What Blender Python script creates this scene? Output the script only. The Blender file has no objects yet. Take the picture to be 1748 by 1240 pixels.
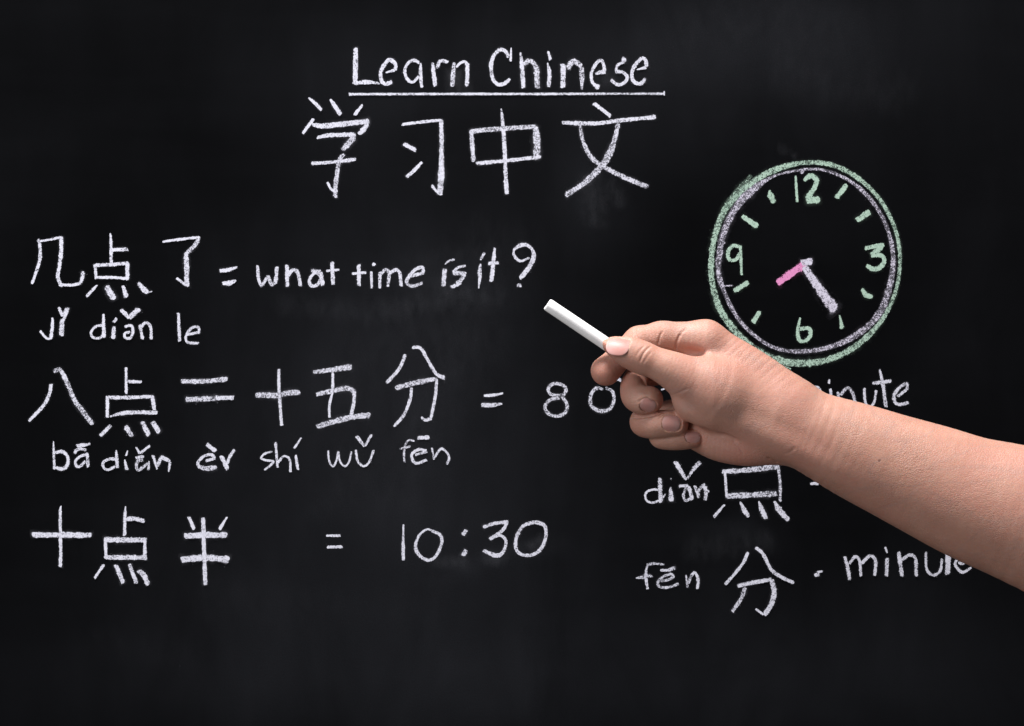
import bpy, bmesh, math, random
import numpy as np
from mathutils import Vector

random.seed(7); np.random.seed(7)
C = bpy.context.scene.collection
SC = bpy.context.scene

# ------------------------------------------------------------------ camera, light, exposure
CAM_D = 1.60            # metres from the board
ZC = 1.30               # height of the camera
BW = 0.90               # width of board in view
HAND_Y = -0.22          # plane of the hand, in front of the board
cam = bpy.data.cameras.new('camera'); cam_o = bpy.data.objects.new('camera', cam); C.objects.link(cam_o)
cam.sensor_width = 36; cam.lens = 36*CAM_D/BW
cam.clip_start = 0.05; cam.clip_end = 20
cam_o.location = (0, -CAM_D, ZC); cam_o.rotation_euler = (math.pi/2, 0, 0)
SC.camera = cam_o

w = bpy.data.worlds.new('World'); SC.world = w; w.use_nodes = True
w.node_tree.nodes['Background'].inputs[0].default_value = (1.0, 0.94, 0.90, 1)
w.node_tree.nodes['Background'].inputs[1].default_value = 0.10

def area(name, loc, aim, sx, sy, power, col):
    l = bpy.data.lights.new(name, 'AREA'); l.shape = 'RECTANGLE'; l.size = sx; l.size_y = sy
    l.energy = power; l.color = col
    o = bpy.data.objects.new(name, l); C.objects.link(o); o.location = loc
    d = Vector(aim) - Vector(loc); o.rotation_euler = d.to_track_quat('-Z', 'Y').to_euler()
    return o
area('softbox_key', (-0.55, -0.85, 4.25), (0.20, -0.20, 1.25), 1.6, 0.9, 275, (1.0, 0.97, 0.95))
area('softbox_fill', (-1.55, -1.55, 2.15), (0.10, -0.10, 1.15), 1.3, 1.0, 23.5, (0.93, 0.96, 1.0))

area('added_low_fill', (-1.3, -1.5, 0.75), (0.10, -0.20, 1.15), 0.8, 0.6, 6.5, (1.0, 0.93, 0.88))  # unseen weak fill, added to brighten and warm the curled fingers

SC.view_settings.view_transform = 'Standard'; SC.view_settings.look = 'None'
SC.view_settings.exposure = 0; SC.view_settings.gamma = 1
SC.cycles.transparent_max_bounces = 24
SC.cycles.max_bounces = 8

# ------------------------------------------------------------------ helpers
def board_pt(px, py, lift):
    k = BW/1748
    return ((px-874)*k, -lift, ZC + (620-py)*k)

def link(name, me, mat=None, parent=None, smooth=True):
    o = bpy.data.objects.new(name, me); C.objects.link(o)
    if mat: me.materials.append(mat)
    if parent: o.parent = parent
    if smooth and len(me.polygons):
        me.polygons.foreach_set('use_smooth', [True]*len(me.polygons))
    return o

def empty(name, parent=None):
    o = bpy.data.objects.new(name, None); C.objects.link(o)
    if parent: o.parent = parent
    return o

class NT:
    """small node-tree writer"""
    def __init__(s, name):
        s.m = bpy.data.materials.new(name); s.m.use_nodes = True
        s.t = s.m.node_tree; s.t.nodes.clear()
        s.out = s.t.nodes.new('ShaderNodeOutputMaterial')
    def n(s, typ, ins=None, **kw):
        nd = s.t.nodes.new(typ)
        for k, v in kw.items(): setattr(nd, k, v)
        for k, v in (ins or {}).items(): s.put(nd.inputs[k], v)
        return nd
    def put(s, sock, v):
        if isinstance(v, bpy.types.NodeSocket): s.t.links.new(v, sock)
        else: sock.default_value = v
    def math(s, op, a, b=0.0, clamp=False):
        nd = s.t.nodes.new('ShaderNodeMath'); nd.operation = op; nd.use_clamp = clamp
        s.put(nd.inputs[0], a); s.put(nd.inputs[1], b); return nd.outputs[0]
    def rng(s, v, a, b, c=0.0, d=1.0, smooth=False):
        nd = s.t.nodes.new('ShaderNodeMapRange'); nd.clamp = True
        if smooth: nd.interpolation_type = 'SMOOTHSTEP'
        for i, x in enumerate((v, a, b, c, d)): s.put(nd.inputs[i], x)
        return nd.outputs[0]
    def mix(s, f, a, b):
        nd = s.t.nodes.new('ShaderNodeMix'); nd.data_type = 'RGBA'
        s.put(nd.inputs[0], f); s.put(nd.inputs[6], a); s.put(nd.inputs[7], b); return nd.outputs[2]
    def noise(s, vec, scale, detail=2.0, rough=0.5, dist=0.0):
        nd = s.n('ShaderNodeTexNoise', {'Vector': vec, 'Scale': scale, 'Detail': detail, 'Roughness': rough, 'Distortion': dist})
        return nd.outputs[0]
    def attr(s, name):
        return s.n('ShaderNodeAttribute', attribute_name=name).outputs['Fac']
    def coord(s, which='Object'):
        return s.n('ShaderNodeTexCoord').outputs[which]
    def scaled(s, vec, sx, sy, sz, rot=(0, 0, 0)):
        return s.n('ShaderNodeMapping', {'Vector': vec, 'Scale': (sx, sy, sz), 'Rotation': rot}).outputs[0]

# ------------------------------------------------------------------ blackboard
def blackboard_material():
    s = NT('blackboard_paint'); co = s.coord()
    # wiped chalk dust: broad vertical and slanted eraser smears with blotches of their own shape
    broad = s.noise(s.scaled(co, 1.0, 1, 0.8), 4.0, 3, 0.55, 0.4)
    wipe = s.noise(s.scaled(co, 5, 1, 1.8, (0, 0.30, 0)), 2.2, 4, 0.6, 0.6)
    wipe2 = s.noise(s.scaled(co, 1.6, 1, 10, (0, -0.08, 0)), 2.0, 4, 0.6, 0.2)
    dust = s.math('MULTIPLY', s.rng(broad, 0.35, 0.75), s.rng(wipe, 0.3, 0.75, 0.35, 1.0))
    dust = s.math('ADD', dust, s.math('MULTIPLY', s.rng(wipe2, 0.45, 0.8), 0.25))
    # erased patches: (photo px, py, rx, ry, amount)
    blobs = [(690, 590, 260, 300, .75), (1330, 60, 330, 170, .70), (640, 1000, 420, 260, .50), (1010, 330, 70, 90, .45),
             (760, 490, 120, 40, .35), (1250, 930, 90, 30, .35), (880, 1180, 900, 130, .42), (660, 120, 300, 110, .35),
             (1060, 130, 240, 100, .25), (865, 950, 80, 16, .35), (720, 860, 160, 60, .2), (1440, 1120, 300, 130, .3)]
    acc = None
    xyz = s.n('ShaderNodeSeparateXYZ', {0: co})
    wob = s.math('MULTIPLY', s.math('SUBTRACT', s.noise(co, 7, 3), 0.5), 0.12)
    for px, py, rx, ry, a in blobs:
        x, _, z = board_pt(px, py, 0); z -= ZC; k = BW/1748
        dx = s.math('DIVIDE', s.math('SUBTRACT', s.math('ADD', xyz.outputs[0], wob), x), rx*k)
        dz = s.math('DIVIDE', s.math('SUBTRACT', s.math('ADD', xyz.outputs[2], wob), z), ry*k)
        r2 = s.math('ADD', s.math('MULTIPLY', dx, dx), s.math('MULTIPLY', dz, dz))
        g = s.math('MULTIPLY', s.math('EXPONENT', s.math('MULTIPLY', r2, -1.0)), a)
        acc = g if acc is None else s.math('ADD', acc, g)
    patch = s.math('MULTIPLY', acc, s.rng(wipe, 0.25, 0.75, 0.55, 1.15))
    total = s.math('ADD', s.math('MULTIPLY', dust, 0.30), patch)
    speck = s.noise(co, 900, 2, 0.6)
    total = s.math('MULTIPLY', total, s.rng(speck, 0.3, 0.7, 0.75, 1.25))
    # a few specks of loose chalk
    vor = s.n('ShaderNodeTexVoronoi', {'Vector': co, 'Scale': 38.0, 'Randomness': 1.0})
    dot = s.math('MULTIPLY', s.rng(vor.outputs['Distance'], 0.010, 0.035, 1, 0), s.rng(s.noise(co, 6, 2), 0.55, 0.7))
    total = s.math('ADD', total, s.math('MULTIPLY', dot, 1.5))
    col = s.mix(s.math('MULTIPLY', total, 0.0155), (0.0013, 0.0014, 0.0018, 1), (0.70, 0.74, 0.90, 1))
    bump = s.n('ShaderNodeBump', {'Strength': 0.25, 'Distance': 0.0004, 'Height': s.noise(co, 700, 3, 0.6)})
    p = s.n('ShaderNodeBsdfPrincipled', {'Base Color': col, 'Roughness': 0.9, 'Specular IOR Level': 0.03, 'Normal': bump.outputs[0]})
    s.t.links.new(p.outputs[0], s.out.inputs[0]); return s.m

bm = bmesh.new(); bmesh.ops.create_cube(bm, size=1)
bmesh.ops.scale(bm, vec=(1.9, 0.018, 1.25), verts=bm.verts)
bmesh.ops.translate(bm, vec=(0, 0.009, 0), verts=bm.verts)
bmesh.ops.bevel(bm, geom=bm.edges[:], offset=0.002, segments=2, affect='EDGES')
me = bpy.data.meshes.new('blackboard'); bm.to_mesh(me); bm.free()
board = link('blackboard', me, blackboard_material(), smooth=False)
board.location = (0, 0, ZC)
board['label'] = 'black chalkboard covered in handwritten Chinese lesson and a chalk-drawn clock'
board['category'] = 'blackboard'

# ------------------------------------------------------------------ chalk strokes
def chalk_material(name, light, dark):
    s = NT(name); co = s.n('ShaderNodeNewGeometry').outputs['Position']
    edge = s.attr('edge'); press = s.attr('press')
    slow = s.math('SUBTRACT', s.noise(co, 120, 2, 0.5), 0.5)
    press = s.math('ADD', press, s.math('MULTIPLY', slow, 0.75))
    ragged = s.math('MULTIPLY', s.math('SUBTRACT', s.noise(co, 560, 3, 0.65), 0.5), 0.85)
    e = s.math('ADD', edge, ragged)
    core = s.rng(e, 0.70, 1.06, 1.0, 0.0, True)
    grain = s.rng(s.noise(co, 1150, 2, 0.65), 0.36, 0.64)
    grain2 = s.rng(s.noise(co, 430, 2, 0.5), 0.30, 0.70)
    g = s.math('ADD', s.math('MULTIPLY', grain, 0.66), s.math('MULTIPLY', grain2, 0.34))
    thr = s.math('SUBTRACT', 1.0, s.math('MULTIPLY', core, press))
    a = s.rng(s.math('SUBTRACT', g, thr), -0.06, 0.16, 0.0, 1.0, True)
    # faint dust between the grains and fallen beside the stroke
    a = s.math('MAXIMUM', a, s.math('MULTIPLY', s.rng(e, 0.80, 1.15, 1.0, 0.0, True), 0.16))
    drift = s.math('MULTIPLY', s.rng(edge, 0.9, 1.95, 0.05, 0.0), s.rng(s.noise(co, 60, 3, 0.6), 0.42, 0.72))
    a = s.math('MAXIMUM', a, drift)
    tone = s.math('ADD', s.math('MULTIPLY', grain, 0.45), s.math('ADD', s.math('MULTIPLY', grain2, 0.30), s.math('MULTIPLY', s.rng(press, 0.4, 1.0), 0.35)))
    col = s.mix(tone, dark, light)
    d = s.n('ShaderNodeBsdfDiffuse', {'Color': col})
    tr = s.n('ShaderNodeBsdfTransparent')
    mx = s.n('ShaderNodeMixShader', {0: a, 1: tr.outputs[0], 2: d.outputs[0]})
    s.t.links.new(mx.outputs[0], s.out.inputs[0]); return s.m

WHITE = chalk_material('white_chalk_mark', (0.74, 0.75, 0.86, 1), (0.36, 0.36, 0.44, 1))
GREEN = chalk_material('green_chalk_mark', (0.47, 0.64, 0.54, 1), (0.22, 0.33, 0.27, 1))
LILAC = chalk_material('lilac_chalk_mark', (0.72, 0.70, 0.84, 1), (0.36, 0.34, 0.43, 1))
PINK = chalk_material('pink_chalk_mark', (0.78, 0.30, 0.58, 1), (0.48, 0.18, 0.36, 1))

def spline(P, step):
    P = np.asarray(P, float)
    if len(P) == 2:
        n = max(2, int(np.hypot(*(P[1]-P[0])[:2])/step)+1)
        return np.array([P[0]+(P[1]-P[0])*t for t in np.linspace(0, 1, n)])
    closed = np.allclose(P[0, :2], P[-1, :2])
    Q = np.vstack([P[-2] if closed else 2*P[0]-P[1], P, P[1] if closed else 2*P[-1]-P[-2]])
    out = []
    for i in range(1, len(Q)-2):
        p0, p1, p2, p3 = Q[i-1:i+3]
        n = max(2, int(np.hypot(*(p2-p1)[:2])/step)+1)
        t = np.linspace(0, 1, n, endpoint=False)[:, None]
        out.append(0.5*((2*p1)+(-p0+p2)*t+(2*p0-5*p1+4*p2-p3)*t*t+(-p0+3*p1-3*p2+p3)*t**3))
    out.append(P[-1:]); return np.vstack(out)

LIFT = [0]
def strokes_mesh(name, strokes, crop):
    """strokes: (width, press, points) in the coordinates of one close-up, crop = origin and scale on the board picture"""
    ox, oy, k = crop
    V, F, E, PR = [], [], [], []
    vs = np.linspace(-2.0, 2.0, 17)
    for wd, press, pts in strokes:
        pts = [(ox+p[0]*k, oy+p[1]*k, (p[2] if len(p) > 2 else wd)*k) for p in pts]
        S = spline(pts, 0.9)
        LIFT[0] = (LIFT[0]+1) % 60
        lift = 0.00012+LIFT[0]*0.000012
        xy = S[:, :2]; ww = np.maximum(S[:, 2], 1.5)
        tan = np.gradient(xy, axis=0); L = np.hypot(tan[:, 0], tan[:, 1])+1e-9; tan /= L[:, None]
        # widen slightly so ribbons never pinch, jitter by hand
        ww = ww*(1+0.10*np.interp(np.arange(len(ww)), np.arange(0, len(ww)+7, 6), np.random.randn(len(np.arange(0, len(ww)+7, 6)))*0.8))
        ln = np.concatenate([[0], np.cumsum(np.hypot(*np.diff(xy, axis=0).T))]); tot = ln[-1]
        closed = np.allclose(xy[0], xy[-1]) and tot > 20
        # extend past the ends so that caps fade out
        if not closed:
            ext = ww[0]*0.40
            xy = np.vstack([xy[0]-tan[0]*ext, xy, xy[-1]+tan[-1]*ww[-1]*0.40])
            tan = np.vstack([tan[0], tan, tan[-1]]); ww = np.concatenate([[ww[0]], ww, [ww[-1]]])
            ln = np.concatenate([[-ext], ln, [tot+ww[-1]*0.40]])
        nor = np.stack([-tan[:, 1], tan[:, 0]], 1)
        slant = np.random.uniform(-0.35, 0.35)*0.6
        base = len(V)
        for i in range(len(xy)):
            for v in vs:
                q = xy[i]+nor[i]*v*ww[i]*0.5
                V.append(board_pt(q[0], q[1], lift))
                if closed: c = 0.0
                else:
                    dd = min(ln[i]+v*slant*ww[i], tot-ln[i]+v*slant*ww[i])
                    c = min(max(0.75-dd/(ww[i]*0.42+0.6), 0), 2.2)
                E.append((abs(v)**3+c**3)**(1/3)); PR.append(press)
        m = len(vs)
        for i in range(len(xy)-1):
            for j in range(m-1):
                a = base+i*m+j; F.append((a, a+1, a+m+1, a+m))
    me = bpy.data.meshes.new(name); me.from_pydata(V, [], F)
    me.attributes.new('edge', 'FLOAT', 'POINT').data.foreach_set('value', E)
    me.attributes.new('press', 'FLOAT', 'POINT').data.foreach_set('value', PR)
    return me

def phrase(name, label, crop, items, mat=WHITE):
    """a written phrase: an Empty under the board holding one mesh per character"""
    root = empty(name, board); root.location = (0, 0, -ZC)
    if label: root['label'] = label
    for it in items:
        nm, st = it[0], it[1]
        m = it[2] if len(it) > 2 else mat
        cr_ = crop
        if isinstance(st[0], (int, float)): cr_, st = st[:3], st[3]      # traced from a closer view of its own
        o = link(nm, strokes_mesh(nm, st, cr_), m, root, smooth=False)
        if len(it) > 3: o['label'] = it[3]
    return root

def smear_material():
    s = NT('wiped_chalk_dust'); co = s.n('ShaderNodeNewGeometry').outputs['Position']
    edge = s.attr('edge'); press = s.attr('press')
    streak = s.rng(s.noise(s.scaled(co, 2.2, 1, 1, (0, .35, 0)), 45, 5, 0.55, 0.2), 0.30, 0.75)
    a0 = s.rng(s.noise(co, 800, 2), 0.3, 0.7, 0.7, 1.2)
    a = s.math('MULTIPLY', s.rng(edge, 0.0, 1.5, 1.0, 0.0, True), s.math('MULTIPLY', s.math('MULTIPLY', streak, a0), s.math('MULTIPLY', press, 0.62)))
    d = s.n('ShaderNodeBsdfDiffuse', {'Color': (0.66, 0.68, 0.78, 1)}); tr = s.n('ShaderNodeBsdfTransparent')
    mx = s.n('ShaderNodeMixShader', {0: a, 1: tr.outputs[0], 2: d.outputs[0]})
    s.t.links.new(mx.outputs[0], s.out.inputs[0]); return s.m
SMEAR = smear_material()
phrase('erased_writing', 'faint smears and ghost letters of wiped chalk', (0, 0, 1), [('chalk_smear', [st], SMEAR) for st in [
    (44, .035, [(1006, 296), (1012, 335), (1018, 385)]), (30, .030, [(1040, 310), (1062, 352)]), (18, .045, [(768, 118), (768, 160)]), (14, .055, [(784, 120), (783, 158)]), (16, .04, [(797, 140), (799, 162)]),
    (34, .035, [(1022, 118), (1040, 146)]), (110, .010, [(560, 720), (660, 560), (760, 430)]), (130, .010, [(640, 860), (720, 720), (830, 560)]), (150, .009, [(860, 380), (780, 520), (740, 600)]),
    (26, .035, [(738, 958), (800, 962)]), (26, .05, [(824, 950), (862, 958)]), (22, .05, [(905, 936), (926, 916)]), (44, .022, [(1170, 938), (1240, 932), (1320, 920)]),
    (90, .005, [(330, 1010), (520, 1040), (760, 1030)]), (120, .008, [(1150, 60), (1300, 40), (1480, 70)]), (80, .010, [(1320, 110), (1430, 150), (1560, 160)]), (70, .010, [(560, 880), (600, 760)]),
    (16, .025, [(1328, 250), (1346, 262)]), (12, .03, [(1352, 268), (1360, 266)]), (40, .018, [(470, 520), (640, 528), (860, 510)]), (24, .02, [(744, 488), (800, 500)]), (60, .004, [(150, 1090), (330, 1120)])]])
H = 0.94   # firm press
M_ = 0.83  # medium
L_ = 0.68  # grainy
c1 = (480, 60, 700/1748)
c12 = (590, 70, 270/1748); c13 = (820, 70, 320/1748); c14 = (700, 400, 230/1748); c15 = (80, 740, 220/1748)
c16 = (1090, 780, 130/1748); c17 = (1075, 930, 140/1748); c18 = (1580, 930, 100/1748)
phrase('chalk_heading', 'underlined heading Learn Chinese in white chalk', c1, [
    ('chalk_letter', (*c12, [(62, M_, [(112, 80, 54), (109, 260), (105, 484)]), (46, M_, [(112, 470), (240, 456), (375, 472, 26)])])),
    ('chalk_letter', (*c12, [(42, H, [(445, 352, 18), (548, 322)]), (45, M_, [(546, 330), (552, 262), (488, 210), (430, 262), (388, 350), (398, 440), (440, 478), (512, 452)])])),
    ('chalk_letter', (*c12, [(38, M_, [(812, 242), (752, 217), (690, 248), (654, 330), (680, 420), (742, 458), (806, 395)]), (46, M_, [(830, 245, 22), (828, 380), (842, 515, 34)])])),
    ('chalk_letter', (*c12, [(46, M_, [(962, 244, 30), (975, 370), (990, 502)]), (42, M_, [(1016, 300), (1030, 240), (1070, 222), (1130, 240)])])),
    ('chalk_letter', (*c12, [(52, L_, [(1198, 242, 34), (1188, 370), (1178, 504)]), (34, M_, [(1222, 292), (1270, 245), (1322, 234), (1346, 275)]), (47, M_, [(1346, 250), (1345, 380), (1340, 502)])])),
    ('chalk_letter', (*c13, [(37, M_, [(264, 152), (232, 96), (180, 86), (124, 142), (100, 232), (115, 350), (160, 404), (222, 400), (276, 356)]), (30, H, [(288, 66, 12), (282, 190)])])),
    ('chalk_letter', (*c13, [(42, M_, [(374, 110, 18), (388, 230), (400, 442)]), (44, L_, [(402, 222), (452, 188), (500, 212), (532, 285)]), (52, L_, [(524, 240), (526, 340), (532, 442)])])),
    ('chalk_letter', (*c13, [(42, M_, [(626, 204, 14), (644, 300), (636, 428)]), (32, H, [(632, 98, 20), (654, 178)])])),
    ('chalk_letter', (*c13, [(52, M_, [(772, 222), (772, 330), (768, 438)]), (22, L_, [(746, 226), (782, 222)]), (58, L_, [(812, 258), (868, 192), (944, 240, 40)]), (50, L_, [(942, 250), (948, 340), (945, 456, 22)])])),
    ('chalk_letter', (*c13, [(54, M_, [(1072, 308, 26), (1164, 284)]), (34, M_, [(1160, 290), (1142, 202), (1110, 184), (1062, 240), (1034, 310), (1046, 390), (1096, 430)]), (40, M_, [(1098, 410), (1086, 452)])])),
    ('chalk_letter', (*c13, [(48, L_, [(1344, 160), (1334, 205)]), (28, M_, [(1338, 202), (1282, 226), (1262, 284)]), (33, M_, [(1262, 286), (1328, 296), (1368, 340), (1340, 394), (1280, 410), (1218, 366)])])),
    ('chalk_letter', (*c13, [(38, H, [(1458, 270, 10), (1544, 250)]), (37, M_, [(1550, 245), (1540, 182), (1500, 168), (1440, 232), (1411, 312), (1430, 380), (1490, 402), (1538, 354)])])),
    ('chalk_underline', [(11, M_, [(290, 253), (700, 252), (1100, 252), (1380, 251)]), (10, L_, [(1370, 251), (1634, 251)]), (6, M_, [(1632, 240), (1632, 258)]), (6, M_, [(290, 246), (293, 260)])]),
])
phrase('chalk_title', 'four large Chinese characters in white chalk under the heading', c1, [
    ('chalk_character', [(13, H, [(118, 268, 8), (145, 292, 15), (172, 320, 15)]), (17, H, [(210, 275, 10), (230, 305, 18), (254, 340, 20)]), (17, H, [(347, 298, 10), (314, 342, 19)]),
        (14, H, [(138, 358), (92, 420)]), (24, M_, [(132, 382, 14), (180, 388), (260, 380), (374, 368)]), (22, M_, [(368, 376), (354, 400), (332, 422)]),
        (20, M_, [(153, 438, 14), (200, 428), (250, 426), (316, 424)]), (24, L_, [(312, 434), (290, 460), (262, 490)]), (20, L_, [(268, 508, 14), (250, 530), (240, 580), (232, 640), (230, 692)]),
        (15, M_, [(130, 548), (220, 542), (318, 530)]), (11, H, [(197, 628), (212, 656), (228, 668)])]),
    ('chalk_character', [(13, H, [(515, 382), (600, 371), (684, 363)]), (23, M_, [(682, 362, 18), (684, 480, 20), (682, 600, 28), (676, 678, 26)]), (13, H, [(642, 642), (660, 664), (684, 682)]),
        (18, H, [(522, 464), (574, 492)]), (17, H, [(600, 542, 12), (566, 578), (535, 606)])]),
    ('chalk_character', [(19, M_, [(810, 405), (814, 470), (820, 540)]), (21, L_, [(808, 412), (880, 404), (1000, 396), (1085, 390)]), (31, L_, [(1084, 392), (1090, 460), (1088, 530)]),
        (17, M_, [(832, 548), (940, 538), (1106, 520)]), (19, M_, [(938, 315, 7), (944, 370, 15), (952, 480, 20), (957, 600, 19), (962, 678, 19)])]),
    ('chalk_character', [(17, H, [(1333, 292), (1370, 320), (1404, 346)]), (18, M_, [(1198, 374), (1340, 377), (1450, 364), (1596, 350)]),
        (24, L_, [(1437, 378, 18), (1420, 450, 24), (1395, 515, 30), (1365, 560, 28), (1300, 625), (1212, 684)]),
        (21, L_, [(1274, 382, 14), (1286, 450, 17), (1320, 520, 20), (1375, 562), (1460, 606), (1562, 648)])]),
])
c2 = (30, 380, 450/1748)
phrase('chalk_question', 'three chalk characters asking the time on the upper left', c2, [
    ('chalk_character', [(24, M_, [(142, 110, 16), (151, 190), (143, 270), (96, 408, 18)]), (17, M_, [(133, 128), (210, 115), (292, 98)]), (28, M_, [(290, 100), (290, 190), (278, 290), (268, 360), (292, 425)]),
        (20, H, [(280, 412), (350, 416), (412, 406)]), (28, M_, [(412, 410, 20), (430, 370), (436, 325)])]),
    ('chalk_character', [(22, H, [(615, 72, 8), (619, 110, 18), (622, 265)]), (26, M_, [(626, 182), (732, 178)]), (25, M_, [(508, 285), (620, 279), (738, 270)]), (22, M_, [(514, 284), (522, 375)]), (28, M_, [(728, 272), (728, 380)]),
        (20, H, [(514, 366), (620, 365), (738, 372)]), (21, H, [(528, 416, 14), (495, 452), (458, 492)]), (42, M_, [(590, 425), (612, 462), (640, 508)]), (38, M_, [(700, 420, 26), (722, 495)]), (38, M_, [(802, 400, 26), (830, 436), (862, 466)]), (8, M_, [(860, 466), (893, 457)])]),
    ('chalk_character', [(19, H, [(963, 128, 14), (1080, 112), (1210, 98)]), (29, L_, [(1204, 102), (1178, 150), (1122, 206)]), (36, M_, [(1116, 200, 26), (1122, 300), (1122, 424)]), (17, H, [(1056, 370), (1085, 392), (1115, 416)])]),
    ('equals_sign', [(24, H, [(1342, 322), (1400, 314, 28), (1458, 296, 14)]), (32, H, [(1360, 404, 28), (1405, 402, 38), (1450, 386, 14)])]),
])
phrase('chalk_pinyin', 'small spelled-out words ji dian le under the upper left characters', c2, [
    ('chalk_letter', [(24, H, [(233, 632, 16), (232, 690), (222, 768)]), (17, H, [(230, 768), (194, 768), (150, 720)])]),
    ('chalk_letter', [(34, M_, [(298, 640), (292, 750)]), (22, H, [(275, 563), (298, 622)]), (40, M_, [(332, 568, 30), (306, 630)])]),
    ('chalk_letter', [(19, M_, [(575, 682), (525, 688), (490, 725), (500, 762), (545, 766), (575, 742)]), (26, H, [(570, 608, 18), (574, 762)])]),
    ('chalk_letter', [(34, M_, [(640, 690, 22), (636, 770)]), (26, M_, [(658, 635, 22), (640, 662)])]),
    ('chalk_letter', [(20, M_, [(712, 692), (755, 684), (766, 725), (750, 766), (716, 764), (712, 738), (746, 726)]), (26, H, [(687, 578), (740, 634)]), (38, M_, [(804, 574), (744, 632)])]),
    ('chalk_letter', [(22, M_, [(812, 680), (830, 775)]), (22, M_, [(820, 695), (850, 666), (882, 690), (888, 775)])]),
    ('chalk_letter', [(22, M_, [(1068, 602), (1072, 700), (1076, 788)])]),
    ('chalk_letter', [(19, M_, [(1122, 745), (1205, 728)]), (19, M_, [(1206, 735), (1198, 695), (1155, 700), (1118, 748), (1122, 790), (1155, 800), (1202, 800)])]),
])
c3 = (360, 390, 600/1748)
phrase('chalk_sentence', 'white chalk question what time is it with question mark', c3, [
    ('chalk_letter', [(17, M_, [(232, 185), (238, 255), (254, 288)]), (17, M_, [(254, 286), (284, 238)]), (17, M_, [(284, 238), (302, 286)]), (19, M_, [(300, 284), (322, 262), (328, 192)])]),
    ('chalk_letter', [(20, M_, [(378, 183), (380, 290)]), (19, M_, [(382, 238), (408, 208), (432, 222), (446, 288)])]),
    ('chalk_letter', [(17, M_, [(545, 235), (516, 222), (490, 258), (500, 286), (530, 280), (548, 250)]), (20, L_, [(500, 210), (545, 216)]), (24, M_, [(545, 218), (556, 284)])]),
    ('chalk_letter', [(21, M_, [(602, 168), (608, 280)]), (13, M_, [(574, 212), (638, 206)])]),
    ('chalk_letter', [(20, H, [(735, 180), (737, 285)]), (15, H, [(703, 226), (772, 220)])]),
    ('chalk_letter', [(14, M_, [(798, 215), (800, 298)]), (18, H, [(805, 176), (815, 184)])]),
    ('chalk_letter', [(17, M_, [(841, 218), (840, 298)]), (17, L_, [(846, 228), (868, 206), (886, 225), (880, 290)]), (18, M_, [(890, 225), (920, 206), (940, 225), (946, 288)])]),
    ('chalk_letter', [(16, M_, [(985, 240), (1060, 222)]), (19, M_, [(1056, 225), (1052, 196), (1020, 204), (985, 240), (974, 272), (1005, 288), (1052, 272)])]),
    ('chalk_letter', (*c14, [(60, M_, [(450, 448), (442, 560), (430, 676)]), (30, L_, [(455, 392, 16), (500, 350), (578, 330)])])),
    ('chalk_letter', (*c14, [(38, L_, [(722, 410), (622, 434), (560, 492)]), (58, M_, [(556, 508), (640, 506), (730, 508, 30)]), (62, L_, [(712, 515), (665, 590), (610, 640)]), (52, M_, [(660, 620), (600, 662), (532, 690)])])),
    ('chalk_letter', (*c14, [(46, M_, [(915, 388, 22), (902, 500, 58), (905, 570), (890, 704, 14)]), (36, M_, [(966, 242), (914, 332)])])),
    ('chalk_letter', (*c14, [(50, H, [(1098, 178, 34), (1084, 330), (1056, 614, 66)]), (44, H, [(1016, 380), (1152, 370)])])),
    ('question_mark', (*c14, [(45, M_, [(1552, 308, 26), (1430, 348, 36), (1352, 282, 38), (1352, 202, 32), (1430, 148, 58), (1510, 142, 56), (1580, 195, 40), (1606, 280, 56), (1570, 385, 62), (1500, 490, 66), (1424, 572, 58)]), (58, M_, [(1392, 664), (1444, 666)])])),
])
c4 = (30, 580, 400/1748)
phrase('chalk_time', 'row of Chinese numerals in white chalk at middle left', c4, [
    ('chalk_character', [(28, M_, [(250, 332), (240, 400), (195, 490), (85, 608, 22)]), (36, L_, [(272, 236, 26), (320, 228), (366, 310), (420, 440), (490, 540), (560, 630)])]),
    ('chalk_character', [(22, H, [(810, 208), (812, 405)]), (25, M_, [(825, 313), (925, 316)]), (29, M_, [(662, 432), (830, 432), (1014, 424)]), (26, H, [(672, 428), (670, 580)]), (29, M_, [(1006, 425), (1022, 525)]),
        (30, M_, [(690, 574, 14), (780, 550), (900, 542), (1044, 545)]), (27, M_, [(696, 640), (618, 718)]), (36, M_, [(808, 648), (852, 720)]), (36, M_, [(932, 614), (980, 714)]), (42, M_, [(1008, 614), (1058, 690)])]),
    ('chalk_character', [(38, L_, [(1223, 312), (1400, 310), (1565, 294)]), (40, L_, [(1258, 447), (1450, 440), (1475, 438)]), (36, M_, [(1480, 436), (1612, 434)])]),
])
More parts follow.
